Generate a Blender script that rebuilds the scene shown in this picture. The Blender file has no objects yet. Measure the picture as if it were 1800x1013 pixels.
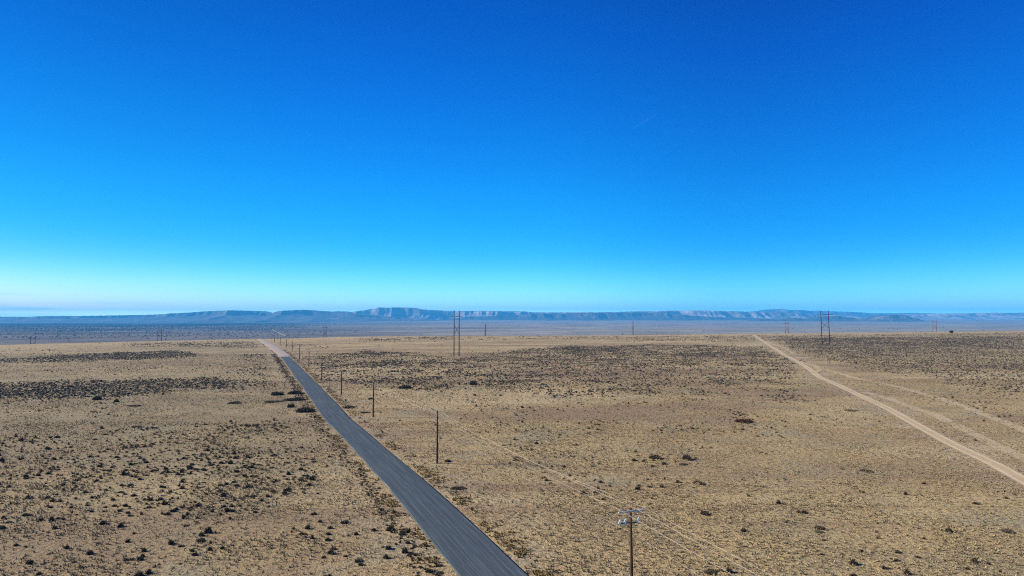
import bpy, bmesh, math
import numpy as np
from mathutils import Vector

# ------------------------------------------------------------------ camera, sky, sun, exposure
sc = bpy.context.scene
COL = sc.collection
CAM_H, F, PITCH = 30.0, 1200.0, math.radians(2.55)
cam_d = bpy.data.cameras.new('camera')
cam_d.sensor_width = 36.0
cam_d.lens = 24.0
cam_d.clip_start = 0.5
cam_d.clip_end = 120000.0
cam = bpy.data.objects.new('camera', cam_d)
COL.objects.link(cam)
cam.location = (0, 0, CAM_H)
cam.rotation_euler = (math.pi / 2 + PITCH, 0, 0)
sc.camera = cam

SUN_EL = math.radians(27)
SUN_DIR = Vector((-math.cos(SUN_EL) * 0.996, math.cos(SUN_EL) * 0.09, math.sin(SUN_EL))).normalized()  # towards the sun
SUN_AZ = math.atan2(SUN_DIR.x, SUN_DIR.y)

world = bpy.data.worlds.new('World')
sc.world = world
world.use_nodes = True
wn = world.node_tree
wn.nodes.clear()


def nd(t, kind, **kw):
    n = t.nodes.new(kind)
    for k, v in kw.items():
        setattr(n, k, v)
    return n


def lk(t, a, b):
    t.links.new(a, b)


sky = nd(wn, 'ShaderNodeTexSky')
sky.sky_type = 'NISHITA'
sky.sun_disc = False
sky.sun_elevation = SUN_EL
sky.sun_rotation = SUN_AZ
sky.altitude = 1800
sky.air_density = 1.0
sky.dust_density = 0.7
sky.ozone_density = 2.5
tc = nd(wn, 'ShaderNodeTexCoord')
sep = nd(wn, 'ShaderNodeSeparateXYZ')
lk(wn, tc.outputs['Generated'], sep.inputs[0])
hs = nd(wn, 'ShaderNodeHueSaturation')
hs.inputs['Saturation'].default_value = 1.22
hs.inputs['Value'].default_value = 1.0
lk(wn, sky.outputs[0], hs.inputs['Color'])
tint = nd(wn, 'ShaderNodeMix', data_type='RGBA', blend_type='MULTIPLY')
tint.inputs[0].default_value = 1.0
tint.inputs[7].default_value = (0.85, 1.08, 1.12, 1)
lk(wn, hs.outputs[0], tint.inputs[6])
# the photograph's contrasty, saturated rendering of the sky: one power curve per channel
csep = nd(wn, 'ShaderNodeSeparateColor')
lk(wn, tint.outputs[2], csep.inputs[0])
ccmb = nd(wn, 'ShaderNodeCombineColor')
erp = nd(wn, 'ShaderNodeValToRGB')
erp.color_ramp.interpolation = 'B_SPLINE'
stops = [(0.0, (0.85, 0.80, 1.0)), (0.02, (0.72, 0.68, 0.9)), (0.075, (0.19, 0.325, 0.64)), (0.133, (0.075, 0.28, 0.58)), (0.213, (0.06, 0.22, 0.53)), (0.327, (0.03, 0.142, 0.46)), (0.43, (0.02, 0.102, 0.385)), (1.0, (0.015, 0.07, 0.27))]
while len(erp.color_ramp.elements) < len(stops):
    erp.color_ramp.elements.new(0.5)
for e_, (p_, c_) in zip(erp.color_ramp.elements, stops):
    e_.position = p_
    e_.color = (*c_, 1)
lk(wn, sep.outputs[2], erp.inputs[0])
esep = nd(wn, 'ShaderNodeSeparateColor')
lk(wn, erp.outputs[0], esep.inputs[0])
for ch, gain, power in ((0, 3.2, 1.8), (1, 2.5, 0.6), (2, 2.3, 0.6)):
    a_ = nd(wn, 'ShaderNodeMath', operation='MULTIPLY'); a_.inputs[1].default_value = 0.1275
    p_ = nd(wn, 'ShaderNodeMath', operation='POWER'); p_.inputs[1].default_value = power
    g_ = nd(wn, 'ShaderNodeMath', operation='MULTIPLY'); g_.inputs[1].default_value = gain * 7.84
    lk(wn, csep.outputs[ch], a_.inputs[0]); lk(wn, a_.outputs[0], p_.inputs[0]); lk(wn, p_.outputs[0], g_.inputs[0]); 
    h_ = nd(wn, 'ShaderNodeMath', operation='MULTIPLY'); lk(wn, g_.outputs[0], h_.inputs[0]); lk(wn, esep.outputs[ch], h_.inputs[1]); lk(wn, h_.outputs[0], ccmb.inputs[ch])
# thin streaks of cirrus low in the left of the sky
mp = nd(wn, 'ShaderNodeMapping')
mp.inputs['Scale'].default_value = (5, 5, 110)
mp.inputs['Rotation'].default_value = (0, math.radians(1.2), 0)
lk(wn, tc.outputs['Generated'], mp.inputs[0])
cn = nd(wn, 'ShaderNodeTexNoise')
cn.inputs['Scale'].default_value = 1.0
cn.inputs['Detail'].default_value = 5
lk(wn, mp.outputs[0], cn.inputs['Vector'])
cr = nd(wn, 'ShaderNodeMapRange', interpolation_type='SMOOTHSTEP')
cr.inputs[1].default_value = 0.42
cr.inputs[2].default_value = 0.7
lk(wn, cn.outputs[0], cr.inputs[0])


def wrange(src, a, b, c, d):
    m = nd(wn, 'ShaderNodeMapRange', interpolation_type='SMOOTHSTEP')
    for i, v in enumerate((a, b, c, d)):
        m.inputs[i + 1].default_value = v
    lk(wn, src, m.inputs[0])
    return m.outputs[0]


def wmul(a, b):
    m = nd(wn, 'ShaderNodeMath', operation='MULTIPLY')
    for i, s in enumerate((a, b)):
        if isinstance(s, (int, float)):
            m.inputs[i].default_value = s
        else:
            lk(wn, s, m.inputs[i])
    return m.outputs[0]


mask = wmul(wrange(sep.outputs[0], -0.60, -0.38, 1, 0), wrange(sep.outputs[2], 0.018, 0.048, 1, 0))
mask = wmul(mask, wrange(sep.outputs[1], 0.3, 0.6, 0, 1))
mask = wmul(wmul(mask, cr.outputs[0]), 0.75)
cmix = nd(wn, 'ShaderNodeMix', data_type='RGBA')
lk(wn, mask, cmix.inputs[0])
lk(wn, ccmb.outputs[0], cmix.inputs[6])
cmix.inputs[7].default_value = (5.2, 10.0, 11, 1)
# the sky brightens to near white right at the horizon and is deepest away from the sun
hg = nd(wn, 'ShaderNodeMix', data_type='RGBA', blend_type='MULTIPLY')
hg.inputs[0].default_value = 1.0
hgc = nd(wn, 'ShaderNodeCombineColor')
for ch, top in enumerate((1.3, 2.1, 1.9)):
    side = wmul(wrange(sep.outputs[0], 0.0, 0.34, 1.0, (0.55, 0.77, 0.87)[ch]), wrange(sep.outputs[0], -0.55, -0.12, (1.0, 0.94, 0.86)[ch], 1.0))
    lk(wn, wmul(side, wrange(sep.outputs[2], 0.0, 0.018, top, 1.0)), hgc.inputs[ch])
bg = nd(wn, 'ShaderNodeBackground')
bg.inputs['Strength'].default_value = 0.0707
lk(wn, cmix.outputs[2], hg.inputs[6]); lk(wn, hgc.outputs[0], hg.inputs[7])
lk(wn, hg.outputs[2], bg.inputs['Color'])
wo = nd(wn, 'ShaderNodeOutputWorld')
lk(wn, bg.outputs[0], wo.inputs['Surface'])

sun_d = bpy.data.lights.new('sun', 'SUN')
sun_d.energy = 4.8
sun_d.angle = math.radians(0.5)
sun_d.color = (1.0, 0.92, 0.77)
sun = bpy.data.objects.new('sun', sun_d)
COL.objects.link(sun)
sun.location = (-200, 20, 120)
sun.rotation_euler = SUN_DIR.to_track_quat('Z', 'Y').to_euler()

sc.view_settings.view_transform = 'Standard'
sc.view_settings.look = 'None'
sc.view_settings.gamma = 1
sc.view_settings.exposure = 0.85
sc.cycles.use_denoising = False
sc.cycles.filter_width = 1.1
sc.cycles.max_bounces = 4
sc.cycles.diffuse_bounces = 2
sc.cycles.volume_bounces = 0
sc.cycles.transparent_max_bounces = 12

# ------------------------------------------------------------------ numpy noise
rng = np.random.default_rng(7)


def _hash(ix, iy, seed):
    n = (ix.astype(np.int64) * 374761393 + iy.astype(np.int64) * 668265263 + seed * 974634777) & 0xFFFFFFFF
    n = ((n ^ (n >> 13)) * 1274126177) & 0xFFFFFFFF
    n = n ^ (n >> 16)
    return (n & 0xFFFFFF) / float(0xFFFFFF)


def vnoise(x, y, seed=0):
    x = np.asarray(x, float); y = np.asarray(y, float)
    x0 = np.floor(x); y0 = np.floor(y)
    fx = x - x0; fy = y - y0
    fx = fx * fx * (3 - 2 * fx); fy = fy * fy * (3 - 2 * fy)
    a = _hash(x0, y0, seed); b = _hash(x0 + 1, y0, seed)
    c = _hash(x0, y0 + 1, seed); d = _hash(x0 + 1, y0 + 1, seed)
    return (a * (1 - fx) + b * fx) * (1 - fy) + (c * (1 - fx) + d * fx) * fy


def fbm(x, y, seed=0, octv=4):
    s = 0; a = 0.5; t = 0
    for k in range(octv):
        s = s + a * vnoise(x * 2 ** k + 13.7 * k, y * 2 ** k - 7.3 * k, seed + k)
        t += a; a *= 0.5
    return s / t


def sstep(a, b, v):
    t = np.clip((v - a) / (b - a), 0, 1)
    return t * t * (3 - 2 * t)


# ------------------------------------------------------------------ terrain
UE = [-3.0, -0.95, -0.75, -0.37, -0.17, 0.17, 0.35, 0.75, 1.0, 3.0]
DE = [700, 720, 790, 1100, 1100, 1150, 1150, 1200, 1200, 1200]
ZE = [-1, -1, -1, -3.0, 1.0, 1.5, 4.2, 8.3, 9, 9]
VALLEY = -65.0


def edge_d(u, x):
    return np.interp(u, UE, DE) + (fbm(x / 90.0, u * 0 + 3.1, 5) - 0.5) * 50


def terrain(x, y):
    x = np.asarray(x, float); y = np.asarray(y, float)
    u = x / np.maximum(y + 1e-6, 120.0)
    de = edge_d(u, x)
    ze = np.interp(u, UE, ZE)
    r = y / de
    z = ze * sstep(0.25, 1.0, r)
    near = sstep(60, 400, y)
    z = z + (fbm(x / 60.0, y / 60.0, 11, 3) - 0.5) * (0.25 + 0.75 * near)
    z = z + (fbm(x / 14.0, y / 14.0, 12, 2) - 0.5) * 0.12
    over = np.maximum(y - de, 0)
    t = sstep(0, 1, over / 700.0)
    val = VALLEY + (fbm(x / 1500.0, y / 1500.0, 21, 4) - 0.5) * 9 + 52 * sstep(7000, 21000, y) * sstep(-0.6, 0.0, u)
    return z * (1 - t) + val * t - np.minimum(over * 0.01, 3) * (1 - t)


def ray(px, py):
    px = np.asarray(px, float); py = np.asarray(py, float)
    cx = (px - 900) / F; cy = (506.5 - py) / F
    dy = math.cos(PITCH) - cy * math.sin(PITCH)
    dz = math.sin(PITCH) + cy * math.cos(PITCH)
    return cx / dy, dz / dy           # per metre of depth along +Y


def unproj_z(px, py, z):
    sx, sz = ray(px, py)
    d = (z - CAM_H) / sz
    return sx * d, d


def unproj(px, py):
    """first hit of a photo pixel with the terrain"""
    px, py = np.broadcast_arrays(np.asarray(px, float), np.asarray(py, float))
    sx, sz = ray(px, py)
    ds = np.concatenate([np.arange(60, 2000, 2.0), np.geomspace(2000, 30000, 400)])
    X = sx[..., None] * ds; Z = CAM_H + sz[..., None] * ds
    hit = Z <= terrain(X, np.broadcast_to(ds, X.shape))
    k = np.argmax(hit, -1)
    k = np.where(hit.any(-1), k, len(ds) - 1)
    lo = ds[np.maximum(k - 1, 0)]; hi = ds[k]
    for _ in range(14):
        m = (lo + hi) / 2
        below = CAM_H + sz * m <= terrain(sx * m, m)
        hi = np.where(below, m, hi); lo = np.where(below, lo, m)
    return sx * hi, hi


def project(x, y, z):
    dz = z - CAM_H
    cz = y * math.cos(PITCH) + dz * math.sin(PITCH)
    cy = -y * math.sin(PITCH) + dz * math.cos(PITCH)
    return 900 + F * x / cz, 506.5 - F * cy / cz


# ------------------------------------------------------------------ mesh helpers
def link(o, parent=None):
    COL.objects.link(o)
    if parent is not None:
        o.parent = parent
    return o


def mesh_np(name, verts, faces, mat, k=None, smooth=False, colors=None, parent=None, uv=None):
    """faces: (n,k) int array"""
    verts = np.ascontiguousarray(verts, dtype=np.float32)
    faces = np.ascontiguousarray(faces, dtype=np.int32)
    me = bpy.data.meshes.new(name)
    n, k = faces.shape
    me.vertices.add(len(verts)); me.vertices.foreach_set('co', verts.ravel())
    me.loops.add(n * k); me.loops.foreach_set('vertex_index', faces.ravel())
    me.polygons.add(n)
    me.polygons.foreach_set('loop_start', np.arange(0, n * k, k, dtype=np.int32))
    me.polygons.foreach_set('use_smooth', np.full(n, bool(smooth), dtype=bool))
    if colors is not None:
        for nm, c in colors.items():
            at = me.color_attributes.new(nm, 'FLOAT_COLOR', 'POINT')
            c4 = np.ones((len(verts), 4), np.float32); c4[:, :3] = c
            at.data.foreach_set('color', c4.ravel())
    if uv is not None:
        l = me.uv_layers.new(name='UVMap')
        l.data.foreach_set('uv', uv[faces.ravel()].astype(np.float32).ravel())
    me.update(calc_edges=True)
    me.materials.append(mat)
    return link(bpy.data.objects.new(name, me), parent)


def grid_faces(nr, nc):
    i = np.arange(nr - 1)[:, None] * nc + np.arange(nc - 1)[None, :]
    i = i.ravel()
    return np.stack([i, i + 1, i + nc + 1, i + nc], 1)


class MB:
    """collects tubes and boxes for one mesh"""
    def __init__(s):
        s.bm = bmesh.new()

    def tube(s, pts, radii, n=8, cap=True):
        pts = [Vector(p) for p in pts]
        if isinstance(radii, (int, float)):
            radii = [radii] * len(pts)
        rings = []
        for i, p in enumerate(pts):
            a = pts[max(i - 1, 0)]; b = pts[min(i + 1, len(pts) - 1)]
            t = (b - a).normalized()
            up = Vector((0, 0, 1)) if abs(t.z) < 0.9 else Vector((1, 0, 0))
            e = t.cross(up).normalized(); f = t.cross(e)
            rings.append([s.bm.verts.new(p + (e * math.cos(2 * math.pi * k / n) + f * math.sin(2 * math.pi * k / n)) * radii[i]) for k in range(n)])
        for r0, r1 in zip(rings, rings[1:]):
            for k in range(n):
                s.bm.faces.new((r0[k], r0[(k + 1) % n], r1[(k + 1) % n], r1[k]))
        if cap:
            s.bm.faces.new(rings[0]); s.bm.faces.new(rings[-1][::-1])
        return s

    def bar(s, a, b, w, h):
        """box from a to b, w wide (sideways), h tall"""
        a = Vector(a); b = Vector(b)
        t = (b - a).normalized()
        up = Vector((0, 0, 1)) if abs(t.z) < 0.9 else Vector((1, 0, 0))
        e = t.cross(up).normalized() * w / 2
        f = t.cross(e).normalized() * h / 2
        q = [[s.bm.verts.new(p + sx * e + sy * f) for sx, sy in ((-1, -1), (1, -1), (1, 1), (-1, 1))] for p in (a, b)]
        for k in range(4):
            s.bm.faces.new((q[0][k], q[0][(k + 1) % 4], q[1][(k + 1) % 4], q[1][k]))
        s.bm.faces.new(q[0][::-1]); s.bm.faces.new(q[1])
        return s

    def build(s, name, mat, parent=None, smooth=False):
        bmesh.ops.recalc_face_normals(s.bm, faces=s.bm.faces)
        me = bpy.data.meshes.new(name)
        s.bm.to_mesh(me); s.bm.free()
        me.materials.append(mat)
        if smooth:
            for p in me.polygons:
                p.use_smooth = True
        return link(bpy.data.objects.new(name, me), parent)


def tag(o, label=None, cat=None, group=None, kind=None):
    if label: o['label'] = label
    if cat: o['category'] = cat
    if group: o['group'] = group
    if kind: o['kind'] = kind
    return o


def empty(name, loc):
    o = bpy.data.objects.new(name, None)
    o.empty_display_size = 0.5
    COL.objects.link(o)
    o.location = loc
    return o


# ------------------------------------------------------------------ materials
K_ALB = (0.885, 0.85, 0.79)


def alb(t, c, k=K_ALB):
    return mixc(t, 1.0, c, k, 'MULTIPLY')


def new_mat(name):
    m = bpy.data.materials.new(name)
    m.use_nodes = True
    t = m.node_tree
    b = t.nodes['Principled BSDF']
    b.inputs['Specular IOR Level'].default_value = 0.15
    b.inputs['Roughness'].default_value = 0.95
    return m, t, b


def noise(t, vec, scale, detail=3, rough=0.55, dist=0.0):
    n = nd(t, 'ShaderNodeTexNoise')
    n.inputs['Scale'].default_value = scale
    n.inputs['Detail'].default_value = detail
    n.inputs['Roughness'].default_value = rough
    n.inputs['Distortion'].default_value = dist
    lk(t, vec, n.inputs['Vector'])
    return n.outputs[0]


def ramp(t, src, lo, hi, o0=0.0, o1=1.0):
    m = nd(t, 'ShaderNodeMapRange', interpolation_type='SMOOTHSTEP')
    for i, v in enumerate((lo, hi, o0, o1)):
        m.inputs[i + 1].default_value = v
    lk(t, src, m.inputs[0])
    return m.outputs[0]


def mixc(t, fac, a, b, mode='MIX'):
    m = nd(t, 'ShaderNodeMix', data_type='RGBA', blend_type=mode)
    for i, s in ((0, fac), (6, a), (7, b)):
        if isinstance(s, (int, float)):
            m.inputs[i].default_value = s
        elif isinstance(s, tuple):
            m.inputs[i].default_value = (*s, 1)
        else:
            lk(t, s, m.inputs[i])
    return m.outputs[2]


def math_(t, op, a, b=0.0):
    m = nd(t, 'ShaderNodeMath', operation=op)
    for i, s in enumerate((a, b)):
        if isinstance(s, (int, float)):
            m.inputs[i].default_value = s
        else:
            lk(t, s, m.inputs[i])
    return m.outputs[0]


def bump(t, b, height, dist, strength=1.0):
    n = nd(t, 'ShaderNodeBump')
    n.inputs['Strength'].default_value = strength
    n.inputs['Distance'].default_value = dist
    lk(t, height, n.inputs['Height'])
    lk(t, n.outputs[0], b.inputs['Normal'])


def m_ground():
    m, t, b = new_mat('dry_grassland')
    pos = nd(t, 'ShaderNodeTexCoord').outputs['Object']
    at = nd(t, 'ShaderNodeAttribute', attribute_name='zone')   # R valley, G bare pink soil, B dark scrub soil
    sp = nd(t, 'ShaderNodeSeparateColor')
    lk(t, at.outputs['Color'], sp.inputs[0])
    straw = (0.50, 0.385, 0.185); tan = (0.40, 0.285, 0.145); grey = (0.33, 0.275, 0.16); yellow = (0.53, 0.405, 0.20)
    big = noise(t, pos, 0.010, 5, 0.6)
    mid = noise(t, pos, 0.055, 5, 0.65)
    mid2 = noise(t, pos, 0.028, 6, 0.6, 0.6)
    fine = noise(t, pos, 1.1, 4, 0.7)
    fine2 = noise(t, pos, 3.2, 3, 0.7)
    c = mixc(t, ramp(t, big, 0.38, 0.62), tan, straw)
    c = mixc(t, ramp(t, mid, 0.45, 0.68), c, grey)
    c = mixc(t, ramp(t, mid2, 0.52, 0.66, 0, 0.6), c, yellow)
    mpb = nd(t, 'ShaderNodeMapping'); mpb.inputs['Scale'].default_value = (0.006, 0.021, 0.01)
    lk(t, pos, mpb.inputs[0])
    band = noise(t, mpb.outputs[0], 1.0, 5, 0.65, 0.8)
    c = mixc(t, ramp(t, band, 0.50, 0.58, 0, 0.85), c, (0.30, 0.205, 0.12))
    c = mixc(t, ramp(t, band, 0.47, 0.38, 0, 0.8), c, (0.57, 0.45, 0.25))
    at2 = nd(t, 'ShaderNodeAttribute', attribute_name='olive')
    sp2 = nd(t, 'ShaderNodeSeparateColor'); lk(t, at2.outputs['Color'], sp2.inputs[0])
    c = mixc(t, math_(t, 'MULTIPLY', sp2.outputs[0], ramp(t, mid, 0.3, 0.6, 0.55, 1.0)), c, (0.285, 0.235, 0.135))
    gg = noise(t, pos, 0.045, 5, 0.65, 0.5)
    c = mixc(t, ramp(t, gg, 0.53, 0.64, 0, 0.55), c, (0.35, 0.325, 0.21))
    rust = noise(t, pos, 0.13, 4, 0.7)
    c = mixc(t, ramp(t, rust, 0.58, 0.72, 0, 0.5), c, (0.34, 0.21, 0.10))
    c = mixc(t, math_(t, 'MULTIPLY', sp.outputs[1], ramp(t, mid, 0.35, 0.6, 0.1, 0.9)), c, (0.46, 0.375, 0.29))
    c = mixc(t, math_(t, 'MULTIPLY', sp.outputs[2], ramp(t, mid, 0.3, 0.6, 0.3, 0.9)), c, (0.56, 0.44, 0.24))
    # grain: clumps and the soil between them
    c = mixc(t, ramp(t, fine, 0.35, 0.56, 0.75, 0.0), c, (0.125, 0.095, 0.06))
    c = mixc(t, ramp(t, fine2, 0.5, 0.75, 0.0, 0.5), c, (0.46, 0.38, 0.24))
    # the far valley floor: grey brown scrub flats
    v1 = noise(t, pos, 0.0016, 6, 0.65)
    v2 = noise(t, pos, 0.012, 4, 0.7)
    vc = mixc(t, ramp(t, v1, 0.38, 0.62), (0.23, 0.205, 0.155), (0.38, 0.335, 0.26))
    vc = mixc(t, ramp(t, v2, 0.45, 0.65, 0, 0.6), vc, (0.13, 0.115, 0.09))
    vc = mixc(t, sp.outputs[2], vc, (0.075, 0.060, 0.052))
    c = mixc(t, sp.outputs[0], c, vc)
    lk(t, alb(t, c), b.inputs['Base Color'])
    h = math_(t, 'ADD', math_(t, 'MULTIPLY', fine, 0.8), math_(t, 'MULTIPLY', fine2, 0.35))
    bump(t, b, h, 0.42, 1.0)
    return m


def m_road(name, c0, c1, rut, edge=None):
    """UV: x metres across, y metres along"""
    m, t, b = new_mat(name)
    uv = nd(t, 'ShaderNodeTexCoord').outputs['UV']
    mp = nd(t, 'ShaderNodeMapping'); mp.inputs['Scale'].default_value = (1.0, 0.012, 1)
    lk(t, uv, mp.inputs[0])
    mp2 = nd(t, 'ShaderNodeMapping'); mp2.inputs['Scale'].default_value = (1.0, 0.012, 1)
    lk(t, uv, mp2.inputs[0])
    s1 = noise(t, mp.outputs[0], 1.9, 4, 0.7)
    s2 = noise(t, mp2.outputs[0], 5.0, 3, 0.6)
    pos = nd(t, 'ShaderNodeTexCoord').outputs['Object']
    g = noise(t, pos, 6.0, 3, 0.8)
    big = noise(t, pos, 0.05, 3)
    c = mixc(t, ramp(t, s1, 0.42, 0.58), c0, c1)
    c = mixc(t, ramp(t, s2, 0.56, 0.66, 0, 0.75), c, rut)
    c = mixc(t, ramp(t, g, 0.4, 0.7, 0.0, 0.22), c, rut)
    c = mixc(t, ramp(t, big, 0.4, 0.7, 0.0, 0.25), c, c0)
    lk(t, alb(t, c, (0.82, 0.82, 0.74)), b.inputs['Base Color'])
    bump(t, b, math_(t, 'ADD', math_(t, 'MULTIPLY', s1, 0.5), g), 0.05, 0.6)
    b.inputs['Roughness'].default_value = 0.9
    return m, t, b


def m_patchy(name, col, col2, half, density=0.5, scale=0.6):
    """soft-edged strip: UV x in metres from the middle; vanishes at half"""
    m, t, b = new_mat(name)
    uv = nd(t, 'ShaderNodeTexCoord').outputs['UV']
    sx = nd(t, 'ShaderNodeSeparateXYZ'); lk(t, uv, sx.inputs[0])
    ax = math_(t, 'ABSOLUTE', sx.outputs[0])
    pos = nd(t, 'ShaderNodeTexCoord').outputs['Object']
    n1 = noise(t, pos, scale, 4, 0.75)
    n2 = noise(t, pos, 0.06, 3)
    c = mixc(t, ramp(t, n1, 0.35, 0.65), col, col2)
    lk(t, alb(t, c), b.inputs['Base Color'])
    fall = ramp(t, ax, half * 0.35, half, 1.0, 0.0)
    a = math_(t, 'ADD', fall, math_(t, 'MULTIPLY', math_(t, 'SUBTRACT', n1, 0.5), 1.6))
    a = math_(t, 'ADD', a, math_(t, 'MULTIPLY', math_(t, 'SUBTRACT', n2, 0.5), 0.8))
    a = ramp(t, a, 0.65 - density * 0.5, 1.15 - density * 0.5)
    a = math_(t, 'MULTIPLY', a, ramp(t, ax, half * 0.8, half, 1.0, 0.0))
    lk(t, a, b.inputs['Alpha'])
    bump(t, b, n1, 0.1, 0.6)
    return m


def m_attr(name, rough=0.9, mul=None):
    m, t, b = new_mat(name)
    at = nd(t, 'ShaderNodeAttribute', attribute_name='col')
    lk(t, alb(t, at.outputs['Color']), b.inputs['Base Color'])
    b.inputs['Roughness'].default_value = rough
    return m


def m_wood(name, c0, c1):
    m, t, b = new_mat(name)
    pos = nd(t, 'ShaderNodeTexCoord').outputs['Object']
    mp = nd(t, 'ShaderNodeMapping'); mp.inputs['Scale'].default_value = (9, 9, 0.6)
    lk(t, pos, mp.inputs[0])
    n = noise(t, mp.outputs[0], 1.5, 4, 0.7)
    lk(t, mixc(t, ramp(t, n, 0.35, 0.65), c0, c1), b.inputs['Base Color'])
    bump(t, b, n, 0.02, 0.5)
    return m


def m_plain(name, c, metal=0.0, rough=0.5):
    m, t, b = new_mat(name)
    pos = nd(t, 'ShaderNodeTexCoord').outputs['Object']
    n = noise(t, pos, 7.0, 3)
    lk(t, mixc(t, ramp(t, n, 0.3, 0.7, 0, 0.5), c, tuple(v * 0.75 for v in c)), b.inputs['Base Color'])
    b.inputs['Metallic'].default_value = metal
    b.inputs['Roughness'].default_value = rough
    b.inputs['Specular IOR Level'].default_value = 0.5
    return m


def m_hill(name, low, high, dark, veg=0.5, band=0.02):
    m, t, b = new_mat(name)
    pos = nd(t, 'ShaderNodeTexCoord').outputs['Object']
    mp = nd(t, 'ShaderNodeMapping'); mp.inputs['Scale'].default_value = (0.0004, 0.0004, band)
    lk(t, pos, mp.inputs[0])
    strata = noise(t, mp.outputs[0], 1.0, 5, 0.7)
    n1 = noise(t, pos, 0.0016, 6, 0.7)
    n2 = noise(t, pos, 0.007, 4, 0.7)
    c = mixc(t, ramp(t, strata, 0.42, 0.58), low, high)
    c = mixc(t, ramp(t, n1, 0.5 - 0.12 * veg, 0.62 - 0.12 * veg, 0, 0.8), c, dark)
    c = mixc(t, ramp(t, n2, 0.5, 0.65, 0, 0.5), c, dark)
    lk(t, alb(t, c, (0.75, 0.78, 0.78)), b.inputs['Base Color'])
    return m


M_GROUND = m_ground()
M_WOOD = m_wood('weathered_brown_pole_wood', (0.045, 0.022, 0.012), (0.12, 0.062, 0.035))
M_WOOD_DARK = m_wood('dark_tarred_pole_wood', (0.030, 0.016, 0.012), (0.07, 0.034, 0.024))
M_WOOD_RED = m_wood('reddish_pole_wood', (0.13, 0.05, 0.035), (0.22, 0.09, 0.06))
M_ARM = m_wood('bleached_crossarm_wood', (0.30, 0.28, 0.26), (0.50, 0.47, 0.44))
M_METAL = m_plain('galvanised_steel', (0.40, 0.44, 0.48), 0.6, 0.45)
M_PORC = m_plain('pale_grey_porcelain', (0.34, 0.42, 0.48), 0.0, 0.25)
M_DARKMETAL = m_plain('dark_steel', (0.05, 0.05, 0.06), 0.4, 0.5)
M_WIRE = m_plain('bare_aluminium_wire', (0.62, 0.53, 0.43), 0.0, 0.5)
M_SHRUB = m_attr('dark_desert_shrub')
M_GRASS = m_attr('dry_grass_tufts')

# ------------------------------------------------------------------ road centre lines (photo pixels -> ground)
ROAD_L = [(1013, 808), (960, 763), (910, 727), (860, 684), (810, 641), (785, 617), (760, 593), (740, 573), (720, 558), (700, 545), (680, 532), (660, 516), (645, 506), (632, 498.5), (622, 489), (610, 474), (600, 460), (597, 457)]
ROAD_R = [(1013, 923), (960, 869), (910, 814), (860, 762), (810, 700), (785, 670), (760, 643), (740, 617), (720, 600), (700, 581), (680, 561.5), (660, 541), (645, 527), (632, 511), (622, 502), (610, 487), (600, 467), (597, 462)]


def smooth_curve(px_pts, n=260, k=9):
    """pixels (x,y) -> ground points, resampled evenly and smoothed"""
    p = np.array(px_pts, float)
    x, y = unproj(p[:, 0], p[:, 1])
    return resample(np.stack([x, y], 1), n, k)


def resample(P, n, k):
    s = np.r_[0, np.cumsum(np.hypot(*np.diff(P, axis=0).T))]
    q = np.linspace(0, s[-1], n)
    X = np.interp(q, s, P[:, 0]); Y = np.interp(q, s, P[:, 1])
    if k > 1:
        ker = np.hanning(k + 2)[1:-1]; ker /= ker.sum()
        def f(a):
            pad = np.r_[2 * a[0] - a[1:k // 2 + 1][::-1], a, 2 * a[-1] - a[-k // 2:-1][::-1]]
            return np.convolve(pad, ker, 'same')[k // 2:k // 2 + n]
        X, Y = f(X), f(Y)
    return np.stack([X, Y], 1)


lx, ly = unproj([p[1] for p in ROAD_L], [p[0] for p in ROAD_L])
rx, ry = unproj([p[1] for p in ROAD_R], [p[0] for p in ROAD_R])
cen = np.stack([(lx + rx) / 2, (ly + ry) / 2], 1)
first = cen[0] - (cen[1] - cen[0]) / np.linalg.norm(cen[1] - cen[0]) * 110
last = cen[-1] + (cen[-1] - cen[-2]) / np.linalg.norm(cen[-1] - cen[-2]) * 60
ROAD = resample(np.vstack([first, cen, last]), 420, 17)
s0_ = np.r_[0, np.cumsum(np.hypot(*np.diff(cen, axis=0).T))]
tan_ = np.gradient(cen, axis=0); tan_ /= np.linalg.norm(tan_, axis=1)[:, None]
hw_ = np.abs((rx - lx) * tan_[:, 1] - (ry - ly) * tan_[:, 0]) / 2
hw_ = np.clip(hw_, 2.9, 4.3)
hw_ = np.convolve(np.r_[hw_[0], hw_, hw_[-1]], [0.25, 0.5, 0.25], 'valid')
ROAD_W = 3.8     # half width


def dist_to(P, x, y):
    """signed sideways distance (right positive) from polyline P and arc position"""
    x = np.asarray(x, float).ravel(); y = np.asarray(y, float).ravel()
    best = np.full(x.shape, 1e9); side = np.zeros(x.shape)
    for a, b in zip(P[:-1:3], np.vstack([P[3::3], P[-1:]])):
        dvec = b - a
        L2 = (dvec ** 2).sum() + 1e-9
        t = np.clip(((x - a[0]) * dvec[0] + (y - a[1]) * dvec[1]) / L2, 0, 1)
        ex = x - a[0] - t * dvec[0]; ey = y - a[1] - t * dvec[1]
        d = np.hypot(ex, ey)
        sgn = np.sign(dvec[1] * ex - dvec[0] * ey)
        up = d < best
        best = np.where(up, d, best); side = np.where(up, sgn, side)
    return best * side


TRACK = smooth_curve([(1830, 862), (1800, 845), (1740, 812), (1680, 785), (1620, 752), (1560, 718), (1500, 690), (1470, 676), (1440, 663), (1430, 655), (1420, 647), (1398, 634), (1375, 622), (1358, 611), (1345, 602), (1332, 594), (1324, 589)], 320, 9)


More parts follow.
